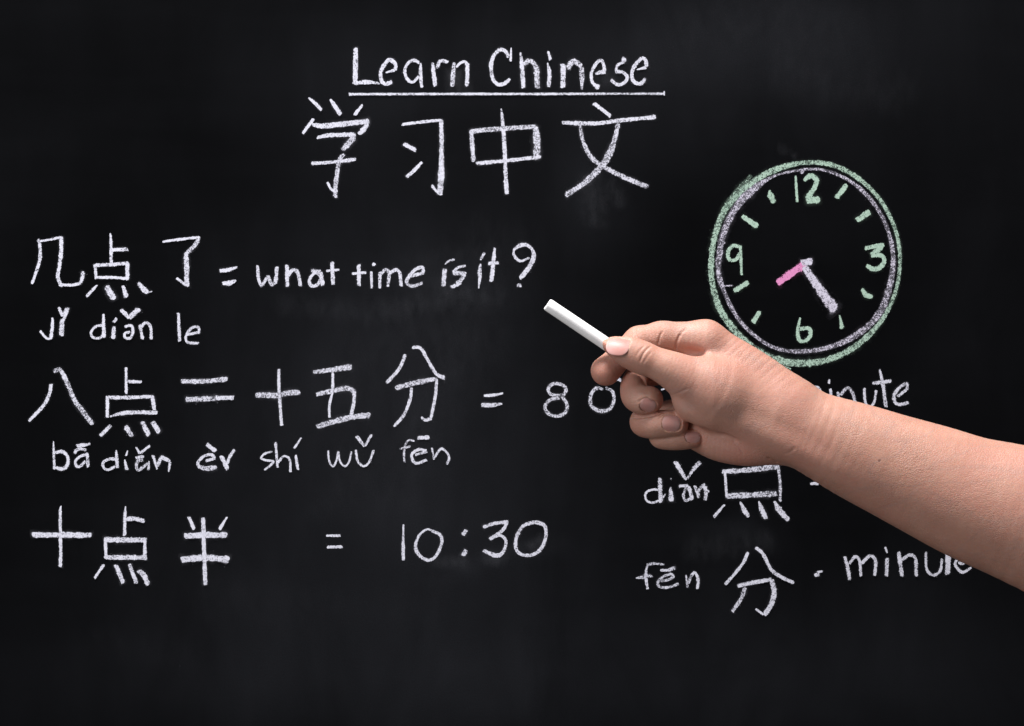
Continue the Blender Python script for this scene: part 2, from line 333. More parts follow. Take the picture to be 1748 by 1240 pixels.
phrase('chalk_pinyin', 'small spelled-out words ba dian er at middle left', c4, [
    ('chalk_letter', (*c15, [(38, M_, [(92, 110, 12), (95, 250, 34), (106, 484, 40)]), (50, M_, [(118, 258), (215, 250), (284, 320), (280, 430), (212, 482), (122, 462)])])),
    ('chalk_letter', (*c15, [(52, M_, [(408, 172, 48), (500, 160), (588, 142, 34)]), (44, L_, [(384, 276), (402, 228), (470, 212), (534, 228)]), (37, M_, [(542, 286), (460, 312), (392, 372), (402, 440), (452, 448), (524, 378)]), (44, M_, [(548, 265), (556, 360), (562, 455)])])),
    ('chalk_letter', (*c15, [(40, M_, [(935, 350), (850, 350), (770, 392), (772, 462), (832, 494), (925, 450)]), (50, M_, [(942, 228, 22), (950, 330), (958, 465)])])),
    ('chalk_letter', (*c15, [(46, M_, [(1058, 358, 22), (1086, 492, 54)]), (28, M_, [(1098, 234, 16), (1078, 302)])])),
    ('chalk_letter', (*c15, [(46, L_, [(1212, 336), (1260, 322), (1318, 318)]), (44, L_, [(1304, 360), (1242, 372), (1217, 432), (1236, 500), (1300, 464), (1372, 408)]), (36, M_, [(1386, 378, 20), (1380, 494)]), (44, M_, [(1208, 186, 26), (1262, 272)]), (48, M_, [(1398, 168, 34), (1264, 272)])])),
    ('chalk_letter', (*c15, [(48, M_, [(1440, 300), (1496, 486, 20)]), (46, M_, [(1500, 445), (1552, 320)]), (66, M_, [(1548, 318), (1672, 378, 50)]), (44, M_, [(1670, 385), (1652, 524, 16)])])),
    ('chalk_letter', [(34, H, [(1412, 782), (1478, 832)]), (22, M_, [(1404, 905), (1474, 885)]), (24, M_, [(1474, 882), (1440, 858), (1385, 874), (1345, 920), (1362, 958)]), (36, L_, [(1362, 952), (1410, 962), (1484, 952)])]),
    ('chalk_letter', [(34, M_, [(1518, 868), (1568, 968)]), (26, M_, [(1562, 930), (1580, 880), (1618, 822)])]),
])
c5 = (420, 580, 380/1748)
phrase('chalk_time', 'three Chinese characters in white chalk at the board centre', c5, [
    ('chalk_character', [(26, M_, [(258, 232), (258, 350), (268, 520), (280, 674)]), (46, L_, [(76, 434), (170, 436), (250, 438), (330, 420), (422, 414)])]),
    ('chalk_character', [(42, L_, [(530, 256, 32), (680, 236), (826, 214, 52)]), (22, H, [(682, 260), (678, 400), (655, 520), (655, 612)]), (40, L_, [(552, 432, 34), (680, 402), (795, 382), (860, 416)]),
        (30, M_, [(852, 405), (846, 500), (824, 595)]), (46, L_, [(558, 684, 40), (700, 640), (850, 606), (974, 594)])]),
    ('chalk_character', [(28, M_, [(1250, 118), (1205, 225), (1102, 342)]), (28, M_, [(1306, 60), (1370, 68), (1425, 155), (1490, 265), (1560, 302, 36)]), (42, L_, [(1176, 380), (1300, 348), (1420, 320), (1500, 308, 26)]),
        (26, M_, [(1498, 312), (1485, 450), (1450, 628)]), (26, M_, [(1452, 620), (1410, 632), (1375, 612)]), (27, M_, [(1300, 378), (1288, 470), (1240, 590), (1162, 682)])]),
])
phrase('chalk_pinyin', 'small spelled-out words shi wu fen at the board centre', c5, [
    ('chalk_letter', [(19, M_, [(205, 880), (150, 895), (120, 930), (160, 948), (214, 955), (190, 990), (145, 1022)])]),
    ('chalk_letter', [(21, M_, [(232, 805), (248, 1004)]), (20, M_, [(250, 968), (296, 916), (342, 940), (350, 1040)])]),
    ('chalk_letter', [(23, M_, [(390, 908), (408, 1022)]), (21, M_, [(434, 772, 14), (378, 854)])]),
    ('chalk_letter', [(17, M_, [(645, 872), (654, 955), (684, 994), (710, 950), (725, 878)]), (17, M_, [(725, 878), (738, 955), (775, 994), (808, 960), (828, 880)])]),
    ('chalk_letter', [(20, M_, [(862, 868), (876, 950), (922, 994), (968, 960), (1002, 868)]), (26, M_, [(868, 758), (930, 836)]), (22, M_, [(986, 746), (934, 836)])]),
    ('chalk_letter', [(17, L_, [(1322, 795), (1278, 790), (1250, 830), (1240, 900), (1246, 964)]), (17, L_, [(1208, 858), (1292, 838)])]),
    ('chalk_letter', [(22, L_, [(1330, 905), (1420, 880)]), (24, M_, [(1414, 872), (1360, 862), (1310, 890), (1302, 928), (1336, 972), (1418, 944)]), (34, H, [(1350, 772), (1438, 768)])]),
    ('chalk_letter', [(17, L_, [(1460, 850), (1476, 942)]), (20, M_, [(1482, 925), (1530, 858), (1580, 890), (1594, 935), (1578, 978)])]),
])
c6 = (30, 840, 450/1748)
phrase('chalk_time', 'three chalk characters in the lowest row on the left', c6, [
    ('chalk_character', [(24, H, [(290, 92, 8), (284, 130, 20), (285, 290), (288, 400), (284, 498)]), (38, M_, [(98, 285), (285, 285), (490, 287)])]),
    ('chalk_character', [(22, H, [(717, 96, 8), (713, 160, 22), (710, 290)]), (31, M_, [(722, 180), (780, 178), (842, 194)]), (37, M_, [(578, 315), (700, 318), (855, 318)]), (22, H, [(582, 300), (588, 430)]), (25, M_, [(845, 308), (846, 450)]),
        (33, M_, [(575, 434, 20), (640, 434), (850, 434)]), (26, M_, [(572, 482, 18), (512, 572, 20)]), (32, M_, [(652, 485), (702, 604)]), (34, M_, [(742, 480, 22), (790, 605)]), (38, M_, [(803, 520), (840, 555), (866, 615)])]),
    ('chalk_character', [(24, H, [(1136, 166), (1172, 247)]), (24, H, [(1390, 166, 14), (1340, 248)]), (42, M_, [(1108, 292), (1230, 286), (1390, 285)]), (44, M_, [(1088, 450), (1240, 436), (1402, 450)]), (30, M_, [(1232, 172), (1238, 400), (1246, 614)])]),
])
c7 = (520, 860, 440/1748)
phrase('chalk_answer', 'clock time 10:30 after an equals sign in white chalk', c7, [
    ('equals_sign', [(19, H, [(148, 217), (242, 217)]), (21, H, [(153, 295), (256, 292)])]),
    ('chalk_numeral', [(22, M_, [(670, 142, 12), (668, 300), (670, 384, 26)])]),
    ('chalk_numeral', [(23, M_, [(862, 180, 14), (825, 176, 16), (778, 214, 18), (752, 290, 24), (780, 352, 28), (840, 384), (892, 352), (930, 265), (918, 212), (862, 184)])]),
    ('chalk_numeral', [(29, M_, [(1096, 178), (1072, 212)]), (34, L_, [(1096, 316), (1075, 352)])]),
    ('chalk_numeral', [(24, M_, [(1212, 160), (1290, 134), (1380, 124)]), (25, M_, [(1375, 128), (1340, 182), (1256, 242)]), (24, M_, [(1262, 236), (1325, 214), (1365, 255), (1348, 325), (1300, 352, 34), (1212, 318)])]),
    ('chalk_numeral', [(26, M_, [(1545, 130), (1482, 152), (1438, 225), (1432, 300), (1470, 344), (1540, 348), (1600, 310), (1634, 230), (1630, 155), (1585, 130), (1545, 130)])]),
])
c8 = (1060, 760, 640/1748)
phrase('chalk_pinyin', 'small spelled-out word dian right of board centre beneath the hand', c8, [
    ('chalk_letter', (*c16, [(55, M_, [(450, 765), (340, 752), (200, 800), (152, 900), (200, 1018), (330, 1052), (480, 1000)]), (105, L_, [(492, 490, 90), (495, 700), (512, 1045, 120)]), (40, L_, [(545, 960), (622, 845)])])),
    ('chalk_letter', (*c16, [(100, M_, [(732, 695, 46), (740, 850), (748, 1015, 130)]), (50, L_, [(732, 500), (748, 516)])])),
    ('chalk_letter', (*c16, [(75, M_, [(930, 672), (1030, 668), (1135, 664)]), (88, M_, [(1145, 675), (1196, 830), (1225, 985)]), (62, L_, [(1085, 715), (1030, 900), (1080, 1022)]), (60, L_, [(1070, 1022), (1205, 955)]), (95, M_, [(840, 108, 110), (960, 310), (1092, 525, 60)]), (90, L_, [(1412, 118, 100), (1250, 300), (1118, 505, 60)])])),
    ('chalk_letter', (*c16, [(80, L_, [(1288, 665), (1345, 800), (1385, 940)]), (80, L_, [(1340, 855), (1430, 702), (1525, 648)]), (90, L_, [(1528, 680), (1545, 850), (1530, 995)]), (50, L_, [(1560, 758), (1615, 802)])])),
])
phrase('chalk_word', 'boxy Chinese character with four dots just beneath the wrist', c8, [
    ('chalk_character', [(26, L_, [(473, 124, 20), (600, 116), (735, 99)]), (13, H, [(484, 122), (493, 244)]), (15, L_, [(732, 98), (742, 180), (742, 264)]), (29, L_, [(495, 238), (620, 232), (725, 226)]),
        (16, H, [(482, 278, 10), (432, 336)]), (22, M_, [(556, 264, 8), (572, 300, 24), (594, 334, 20)]), (24, M_, [(642, 262, 8), (656, 300, 26), (676, 344, 22)]), (28, M_, [(715, 262, 12), (740, 305, 30), (780, 350, 26)])]),
    ('dash', [(16, H, [(884, 180), (920, 180)])]),
])
phrase('chalk_pinyin', 'small spelled-out word fen at lower right', c8, [
    ('chalk_letter', (*c17, [(60, L_, [(735, 425, 40), (520, 402), (368, 432)]), (65, M_, [(372, 440, 46), (345, 600), (350, 750), (378, 945)]), (85, L_, [(132, 712, 26), (280, 690), (400, 658), (488, 686, 36)])])),
    ('chalk_letter', (*c17, [(62, H, [(655, 545), (810, 548)]), (75, L_, [(800, 552), (975, 486)]), (60, L_, [(648, 775), (800, 752), (922, 690), (895, 632), (800, 640), (662, 718), (592, 820), (640, 898), (780, 914), (920, 880), (1038, 830)])])),
    ('chalk_letter', (*c17, [(52, L_, [(1195, 650, 30), (1220, 800), (1232, 916)]), (62, L_, [(1250, 825), (1300, 685), (1378, 576)]), (64, M_, [(1378, 578), (1440, 680), (1455, 800), (1440, 940)])])),
])
phrase('chalk_word', 'Chinese character for minute followed by the word minute, partly behind the forearm', c8, [
    ('chalk_character', [(16, M_, [(592, 500), (562, 560), (486, 650)]), (18, M_, [(628, 478), (662, 508), (700, 580), (745, 614), (805, 642)]), (20, M_, [(543, 656), (620, 640), (702, 626)]),
        (25, M_, [(702, 628), (714, 690), (696, 750), (668, 792)]), (12, H, [(628, 764), (664, 790)]), (19, L_, [(578, 664), (560, 716), (518, 776)])]),
    ('dash', [(20, M_, [(903, 606), (924, 602)]), (10, M_, [(914, 592), (940, 588)])]),
    ('chalk_letter', [(16, M_, [(1043, 520), (1056, 570), (1066, 628)]), (15, M_, [(1064, 552), (1092, 520), (1112, 542), (1118, 612)]), (16, M_, [(1122, 552), (1160, 516), (1186, 540), (1182, 608)])]),
    ('chalk_letter', [(17, M_, [(1240, 528), (1237, 612)]), (10, M_, [(1231, 476), (1241, 502)])]),
    ('chalk_letter', [(19, M_, [(1294, 498), (1310, 612)]), (17, M_, [(1310, 534), (1345, 512), (1372, 530), (1376, 610)])]),
    ('chalk_letter', [(13, M_, [(1421, 498), (1424, 575), (1452, 606), (1486, 588), (1496, 530)])]),
    ('chalk_letter', (*c18, [(165, M_, [(668, -120), (662, 400), (650, 885)]), (90, M_, [(420, 60), (900, 20)])])),
    ('chalk_letter', (*c18, [(90, M_, [(980, 545), (1120, 560), (1280, 420)]), (95, M_, [(1280, 440), (1180, 330), (1000, 400), (880, 550), (960, 722), (1090, 822), (1220, 782), (1362, 684, 60)])])),
])
c9 = (1280, 600, 468/1350)
phrase('chalk_word', 'word minute above the forearm, its first letters hidden', c9, [
    ('chalk_letter', [(16, M_, [(262, 180), (270, 260)]), (15, M_, [(272, 215), (295, 182), (312, 200), (316, 262)]), (15, M_, [(318, 212), (320, 178), (345, 190), (350, 262)])]),
    ('chalk_letter', [(15, M_, [(396, 185), (405, 262)]), (16, H, [(392, 138, 8), (388, 158)])]),
    ('chalk_letter', [(14, L_, [(432, 200), (446, 270)]), (16, L_, [(446, 215), (480, 180), (505, 205), (522, 262)])]),
    ('chalk_letter', [(14, M_, [(563, 182), (568, 250), (590, 272), (612, 250), (622, 192)])]),
    ('chalk_letter', [(18, M_, [(639, 88, 10), (655, 165), (670, 274)]), (18, M_, [(604, 158), (696, 146)])]),
    ('chalk_letter', [(15, M_, [(728, 222), (772, 188)]), (17, M_, [(774, 190), (772, 160), (740, 176), (710, 216), (716, 252), (740, 262), (780, 252)])]),
])
c10 = (780, 620, 300/1748)
phrase('chalk_answer', 'figures eight and o after an equals sign, left of the hand', c10, [
    ('equals_sign', [(34, H, [(270, 325, 26), (370, 318), (460, 300, 18)]), (46, M_, [(246, 416), (350, 418), (450, 404, 22)])]),
    ('chalk_numeral', [(36, L_, [(1045, 322), (950, 318), (908, 275), (930, 222), (1000, 204), (1072, 235), (1078, 290), (1035, 335)]),
        (36, L_, [(1020, 345), (925, 368), (878, 432), (902, 495), (985, 530), (1075, 495), (1095, 412), (1045, 335)])]),
    ('chalk_character', [(36, L_, [(1450, 262, 26), (1400, 248), (1348, 285), (1325, 360), (1345, 435), (1430, 478, 46), (1520, 455), (1560, 375), (1548, 285), (1480, 248)])]),
    ('chalk_mark', [(34, M_, [(1575, 178, 14), (1605, 160), (1640, 178, 30), (1700, 190)])]),
    ('chalk_mark', [(18, M_, [(2030, 268), (2062, 256)])]),
])
c11 = (1190, 260, 370/1207)
def ring(pts, cx=600, cy=610):
    return pts+[pts[0]]
clock = phrase('chalk_clock', 'round wall clock drawn in green, lilac and pink chalk', c11, [
    ('clock_rim', [(30, 0.66, ring([(620, 58, 28), (760, 74, 28), (895, 145, 26), (1010, 255, 24), (1085, 385, 24), (1122, 510, 22), (1128, 640, 22), (1105, 775, 22), (1048, 905, 26), (960, 1015, 34), (840, 1108, 36),
        (700, 1163, 38), (560, 1175, 42), (430, 1152, 46), (315, 1092, 44), (210, 995, 40), (125, 870, 38), (86, 740, 34), (78, 620, 34), (98, 470, 36), (152, 325, 36), (240, 225, 34), (350, 140, 38), (480, 82, 34)])),
        (40, 0.42, [(300, 130, 20), (215, 235, 44), (150, 330, 40)]), (10, L_, [(485, 1195), (522, 1208)])], GREEN, 'outer green chalk ring of the clock'),
    ('clock_rim', [(22, 0.50, ring([(600, 97, 16), (720, 104, 16), (845, 158, 20), (950, 245, 24), (1030, 360, 22), (1075, 480, 24), (1092, 600, 30), (1078, 720, 36), (1030, 870, 40), (950, 970, 38), (830, 1050, 36),
        (700, 1095, 26), (560, 1110, 24), (440, 1092, 20), (330, 1030, 22), (230, 930, 24), (160, 800, 24), (120, 680, 32), (125, 560, 34), (155, 430, 38), (215, 310, 44), (300, 218, 46), (430, 133, 14)])),
        (28, 0.5, [(345, 172), (250, 265)]), (18, L_, [(580, 118), (600, 92)]), (9, L_, [(148, 746), (198, 743)])], LILAC, 'inner lilac chalk ring of the clock'),
    ('clock_numeral', [(16, H, [(548, 132, 10), (552, 200), (557, 278)]), (30, M_, [(596, 158, 24), (632, 132), (664, 155), (652, 200), (612, 258)]), (42, M_, [(610, 268), (682, 266)])], GREEN),
    ('clock_numeral', [(25, H, [(934, 535), (985, 526), (1040, 515)]), (32, M_, [(1030, 525), (975, 572)]), (28, H, [(970, 574), (1030, 578), (1040, 610), (1020, 640), (985, 652), (942, 632)])], GREEN),
    ('clock_numeral', [(22, H, [(573, 922, 12), (560, 1000), (568, 1045), (600, 1052), (630, 1020), (620, 982), (570, 985)])], GREEN),
    ('clock_numeral', [(22, M_, [(238, 528), (200, 522), (172, 555), (180, 598), (215, 598), (240, 560)]), (18, M_, [(240, 522), (244, 600), (247, 684)])], GREEN),
    ('hour_mark', [(30, H, [(832, 182), (776, 256)])], GREEN), ('hour_mark', [(36, H, [(960, 332), (890, 380)])], GREEN),
    ('hour_mark', [(30, M_, [(918, 762, 20), (940, 795, 32), (976, 808, 24)])], GREEN), ('hour_mark', [(22, M_, [(793, 908, 8), (808, 982, 26)])], GREEN),
    ('hour_mark', [(30, H, [(348, 886, 24), (312, 948)])], GREEN), ('hour_mark', [(30, H, [(285, 724, 26), (206, 774)])], GREEN),
    ('hour_mark', [(32, H, [(250, 356, 26), (334, 414, 36)])], GREEN), ('hour_mark', [(36, M_, [(402, 212, 14), (410, 245, 40), (428, 282, 28)])], GREEN),
    ('hour_hand', [(44, H, [(598, 624), (447, 728)])], PINK), 
    ('minute_hand', [(46, 0.80, [(598, 638, 40), (680, 762, 52), (768, 880, 64)]), (44, M_, [(582, 620), (640, 606)])], LILAC),
])

# ------------------------------------------------------------------ hand and forearm, grown from a distance field
PXMM = BW*1000/1748                 # mm per picture px at the board
def W(u, v, z):
    """picture px and height z (px towards the viewer from the hand plane) to world mm"""
    s0 = PXMM*(CAM_D+HAND_Y)/CAM_D
    y = HAND_Y*1000 - z*s0
    d = CAM_D*1000 + y
    k = PXMM*d/(CAM_D*1000)
    return np.array([(u-874)*k, y, ZC*1000+(620-v)*k])
def RR(r, z):
    s0 = PXMM*(CAM_D+HAND_Y)/CAM_D
    return r*PXMM*(CAM_D*1000+HAND_Y*1000-z*s0)/(CAM_D*1000)

def axis(*segs):
    out = []
    for a, b, st in segs:
        out += list(np.arange(a, b, st))
    return np.array(out, np.float32)
lo = W(1000, 820, 0); hi = W(1348, 532, 0); far = W(2350, 1330, 250)
XS = axis((lo[0], hi[0], .55), (hi[0], hi[0]+30, 1.1), (hi[0]+30, 640, 2.4))
YS = axis((-360-160, -360+75+35, 2.4), (-250.2, -182, .55)) if False else axis((-470, -258, 2.4), (-258, -180, .55), (-180, -140, 2.2))
ZS = axis((far[2]-20, lo[2], 2.2), (lo[2], hi[2]+1, .55), (hi[2]+1, hi[2]+6, 2.0))
D = np.full((len(XS), len(YS), len(ZS)), 40.0, np.float32)

def block(lo, hi, pad):
    sl = []
    for ax, a, b in zip((XS, YS, ZS), lo, hi):
        i0 = max(int(np.searchsorted(ax, a-pad))-1, 0); i1 = min(int(np.searchsorted(ax, b+pad))+1, len(ax))
        sl.append(slice(i0, i1))
    return tuple(sl), XS[sl[0]][:, None, None], YS[sl[1]][None, :, None], ZS[sl[2]][None, None, :]

def smin(a, b, k):
    h = np.maximum(k-np.abs(a-b), 0)/k
    return np.minimum(a, b)-h*h*k*0.25

def cr(P, n):
    P = np.asarray(P, float)
    if len(P) == 2: return np.array([P[0]+(P[1]-P[0])*t for t in np.linspace(0, 1, n+1)])
    Q = np.vstack([2*P[0]-P[1], P, 2*P[-1]-P[-2]]); out = []
    for i in range(1, len(Q)-2):
        p0, p1, p2, p3 = Q[i-1:i+3]; t = np.linspace(0, 1, n, endpoint=False)[:, None]
        out.append(0.5*((2*p1)+(-p0+p2)*t+(2*p0-5*p1+4*p2-p3)*t*t+(-p0+3*p1-3*p2+p3)*t**3))
    out.append(P[-1:]); return np.vstack(out)

def tube_sdf(P, X, Y, Z, f):
    d = None
    for (a, b) in zip(P[:-1], P[1:]):
        ba = (b-a)[:3].copy(); ba[1] /= f; L2 = float(ba@ba)+1e-9
        px = X-np.float32(a[0]); py = (Y-np.float32(a[1]))/np.float32(f); pz = Z-np.float32(a[2])
        h = np.clip((px*np.float32(ba[0])+py*np.float32(ba[1])+pz*np.float32(ba[2]))/np.float32(L2), 0, 1)
        q = np.sqrt((px-h*np.float32(ba[0]))**2+(py-h*np.float32(ba[1]))**2+(pz-h*np.float32(ba[2]))**2)-(np.float32(a[3])+h*np.float32(b[3]-a[3]))
        d = q if d is None else np.minimum(d, q)
    return d

def tube(ctrl, k, f=1.0, n=5, kfun=None):
    """ctrl: (u, v, z, r) in picture px; f flattens depth; unites with the field, blend k mm"""
    P = np.array([list(W(u, v, z))+[RR(r, z)] for u, v, z, r in ctrl]); P = cr(P, n)
    lo = (P[:, :3]-P[:, 3:4]).min(0); hi = (P[:, :3]+P[:, 3:4]).max(0)
    sl, X, Y, Z = block(lo, hi, 10)
    d = tube_sdf(P, X, Y, Z, f)
    kk = k if kfun is None else kfun(X)
    D[sl] = smin(D[sl], d, kk)

def ellipsoid(c, r, ang, k, sub=False, tilt=0.0):
    """c: (u, v, z) px, r: (along, across, depth) px, ang: picture angle of the long axis in degrees (down positive)"""
    o = W(*c); r = [RR(x, c[2]) for x in r]; m = max(r)
    sl, X, Y, Z = block(o-m, o+m, 10)
    ca, sa = math.cos(math.radians(ang)), math.sin(math.radians(ang))
    x = X-o[0]; z = -(Z-o[2]); y = -(Y-o[1])
    a = x*ca+z*sa; b = -x*sa+z*ca
    ct, st = math.cos(tilt), math.sin(tilt)
    a, y = a*ct+y*st, -a*st+y*ct
    k0 = np.sqrt((a/r[0])**2+(b/r[1])**2+(y/r[2])**2); k1 = np.sqrt((a/r[0]**2)**2+(b/r[1]**2)**2+(y/r[2]**2)**2)+1e-6
    d = (k0*(k0-1)/k1).astype(np.float32)
    D[sl] = -smin(-D[sl], d, k) if sub else smin(D[sl], d, k)

def sample(p):
    """trilinear reading of the field at world points p (n,3)"""
    idx, fr = [], []
    for ax, q in zip((XS, YS, ZS), p.T):
        i = np.clip(np.searchsorted(ax, q)-1, 0, len(ax)-2); idx.append(i); fr.append((q-ax[i])/(ax[i+1]-ax[i]))
    i, j, k = idx; a, b, c = fr; s = 0
    for di in (0, 1):
        for dj in (0, 1):
            for dk in (0, 1):
                s = s+D[i+di, j+dj, k+dk]*(a if di else 1-a)*(b if dj else 1-b)*(c if dk else 1-c)
    return s
def surf(u, v):
    zs = np.arange(130, -110, -0.4)
    P = np.array([W(u, v, z) for z in zs]); d = sample(P)
    i = int(np.argmax(d < 0))
    if not (d < 0).any(): return None
    return P[i]
def grad(p, e):
    g = np.array([sample(np.array([p+e*a]))[0]-sample(np.array([p-e*a]))[0] for a in np.eye(3)])
    return g/np.linalg.norm(g)
def groove(path, r, depth, k=0.6, n=4):
    """a skin crease along picture points: a thin furrow on the surface facing the viewer"""
    pts = []
    for u, v in cr([(a, b) for a, b in path], n):
        p = surf(u, v)
        if p is None: continue
        g = grad(p, 1.5); pts.append(list(p+g*(r-depth))+[r])
    if len(pts) < 2: return
    P = np.array(pts); P[0, 3] *= 0.5; P[-1, 3] *= 0.5
    P[0, :3] += 0; sl, X, Y, Z = block((P[:, :3]-3).min(0), (P[:, :3]+3).max(0), 3)
    d = tube_sdf(P, X, Y, Z, 1.0)
    D[sl] = -smin(-D[sl], d, k)
def bulge(c, r, ang, k=4): ellipsoid(c, r, ang, k)

# forearm and wrist
tube([(1325, 716, 0, 66), (1384, 737, 2, 69.5), (1464, 771, 4, 82), (1523, 795.5, 7, 89), (1592, 823.5, 11, 98), (1661, 852, 16, 106), (1748, 880, 24, 117),
      (1900, 938, 44, 132), (2050, 1000, 70, 138), (2200, 1060, 100, 128)], 10, f=0.80)
# metacarpal mass of the hand
tube([(1204, 582, -22, 33), (1240, 612, -16, 41), (1285, 652, -8, 52), (1335, 700, 0, 62)], 12, f=0.72)       # index side ridge
tube([(1195, 738, -28, 33), (1230, 750, -20, 38), (1270, 754, -10, 41.5), (1302, 751, -4, 43), (1340, 738, 0, 46)], 9, f=0.9)   # heel of the palm
tube([(1192, 640, -48, 30), (1250, 670, -34, 44), (1330, 712, -8, 55)], 14, f=0.7)
tube([(1192, 690, -48, 28), (1250, 710, -34, 44), (1330, 716, -8, 55)], 14, f=0.7)
# ball of the thumb
ellipsoid((1222, 672, 12), (84, 56, 45), 24, 12)
ellipsoid((1265, 690, 4), (80, 50, 40), 28, 12)
tube([(1250, 714, 24, 20), (1310, 742, 28, 22), (1380, 775, 29, 24), (1470, 815, 26, 26)], 8)
# index finger: behind the chalk, tip pressed up from below
tube([(1205, 582, -22, 33), (1160, 578, -27, 28.5), (1128, 577, -30, 27)], 7)
tube([(1132, 577, -30, 27), (1108, 580, -31, 25.5), (1090, 583, -32, 25)], 4)
tube([(1092, 583, -32, 24.5), (1066, 602, -32, 22.5), (1046, 622, -28, 23.5), (1034, 633.5, -24, 25.5)], 4)
# knuckle rows of the curled fingers
tube([(1192, 636, -56, 25), (1140, 636, -66, 21), (1092, 641, -56, 21)], 3)
tube([(1192, 692, -56, 25), (1140, 706, -68, 22), (1102, 716, -52, 22)], 3)
tube([(1196, 725, -40, 24), (1150, 740, -46, 20), (1126, 742, -34, 19)], 3)
# curled ends: middle, ring, little finger
tube([(1090, 640, -50, 21), (1082, 656, -32, 22.5), (1084, 676, -10, 24), (1096, 683, 1, 25), (1108, 683, 4, 24)], 1.0)
tube([(1102, 712, -48, 21), (1099, 722, -25, 24), (1118, 725, -6, 24.5), (1138, 724, 0, 24), (1152, 723.5, 0, 23.5)], 1.0)
tube([(1126, 742, -38, 19), (1130, 747, -20, 20), (1152, 750, -9, 19), (1172, 750, -6, 17.5), (1184, 749, -6, 16)], 1.0)
# thumb: soft into the ball, crisp against the index
u0, u1 = W(1165, 0, 0)[0], W(1212, 0, 0)[0]
kthumb = lambda X: (1.2+9.0*np.clip((X-u0)/(u1-u0), 0, 1)).astype(np.float32)
tube([(1050, 589.5, 21, 19), (1068, 599, 22, 26), (1095, 610.5, 24, 29), (1118, 619.5, 26, 27.5), (1145, 631.5, 26, 32), (1180, 650, 20, 41), (1222, 672, 10, 52)], 1, f=0.92, n=6, kfun=kthumb)
ellipsoid((1047, 588, 21), (18, 16.5, 16), 25, 2.5)

# creases
for path, r, dp in [
    ([(1111, 591), (1103, 598), (1097, 607), (1092, 619)], .8, .42), ([(1112, 601), (1104, 611), (1098, 620)], .8, .14), ([(1101, 590), (1091, 600), (1086, 609)], .8, .12),
    
    ([(1086, 559), (1085, 567), (1087, 577)], 1.0, .5), ([(1131, 565), (1126, 577), (1124, 588)], 1.0, .6), ([(1161, 571), (1156, 583), (1153, 600)], 1.1, .7),
    ([(1172, 561), (1164, 568), (1160, 574)], 1.2, .35),
    ([(1144, 679), (1158, 671), (1178, 662)], 1.2, .18),
    ([(1310, 781), (1320, 786), (1328, 791)], 1.4, .7),
    ([(1080, 714), (1098, 712.5), (1122, 708.5), (1137, 702)], 1.1, .8), ([(1106, 750), (1138, 747.5), (1168, 742)], 1.0, .7),
    ([(1088, 687), (1097, 682), (1108, 679.5)], .9, .5),
    ([(1124, 715), (1132, 709), (1141, 706)], .9, .35),
    ([(1338, 776), (1350, 771), (1358, 763)], 2.2, .10), ([(1250, 752), (1262, 764), (1270, 778)], 1.4, .2),]:
    groove(path, r, dp)
ellipsoid((1180, 601, 6), (20, 5.5, 12), 6, 5, sub=True)     # pit of the web
# nails: recessed beds now, plates afterwards
OPEN = {'thumb'}
NAILS = [  # u, v, tip direction (du, dv), length, width px, across curvature radius px, sink mm, normal (right, towards viewer, up)
    ('thumb', 1054.5, 586, (-1.0, -.38), 40, 40, 29, .30, (-.12, .74, .67)),
    ('middle', 1106, 694, (1, .42), 27, 25, 15, .32, None),
    ('ring', 1146, 723, (1, .06), 31, 28, 16, .30, None),
    ('little', 1183, 746, (1, .02), 27, 20, 12, .28, None)]
nail_frames = []
for nm, u, v, td, ln, wd, rc, sink, nrm in NAILS:
    p = surf(u, v)
    n = grad(p, 3.0) if nrm is None else np.array([nrm[0], -nrm[1], nrm[2]]); n = n/np.linalg.norm(n)
    t = np.array([td[0], 0, -td[1]]); t = t-n*(t@n); t /= np.linalg.norm(t)
    b = np.cross(n, t)
    if nrm is not None:     # settle on the skin along the given normal
        q = np.array([p+n*s for s in np.arange(-4, 4, .1)]); i = int(np.argmax(sample(q) > 0)); p = q[i]
    q = p-n*sink
    s = RR(1, 0); ln, wd, rc = ln*s, wd*s, rc*s
    nail_frames.append((nm, q, t, b, n, ln, wd, rc))
    sl, X, Y, Z = block(q-ln, q+ln, 1)
    x, y, z = X-q[0], Y-q[1], Z-q[2]
    a_ = x*t[0]+y*t[1]+z*t[2]; b_ = x*b[0]+y*b[1]+z*b[2]; c_ = x*n[0]+y*n[1]+z*n[2]
    up_side = (b_*np.sign(b[2]) > 0) if nm in OPEN else np.zeros(b_.shape, bool)     # the thumbnail runs out to the top of the thumb
    sur = -b_**2/(2*np.where(up_side, rc*0.62, rc))-a_**2/(2*ln*1.6)
    # outline: square free edge towards the tip, rounded root
    outl = (np.abs(np.where(up_side, b_/(wd*1.2), b_/(wd/2)))**2.6+np.abs(np.where(a_ > 0, a_/(ln*(0.9 if nm in OPEN else 0.62)), a_/(ln/2)))**2.6)**(1/2.6)-1
    o = np.maximum(outl*wd/2, np.abs(c_)-(6 if nm in OPEN else 2.6))
    cut = np.maximum(o, sur-c_).astype(np.float32)
    D[sl] = -smin(-D[sl], cut, 0.5)

# edge of the thumb ball, lying over the tips of the ring and little finger
tube([(1166, 668, 16, 22), (1174, 692, 18, 23), (1192, 704, 20, 22), (1216, 714, 18, 22), (1246, 722, 10, 20)], 2.2, n=6)
groove([(1198, 730), (1218, 738), (1240, 744), (1258, 753)], 2.0, .6, 2.0)

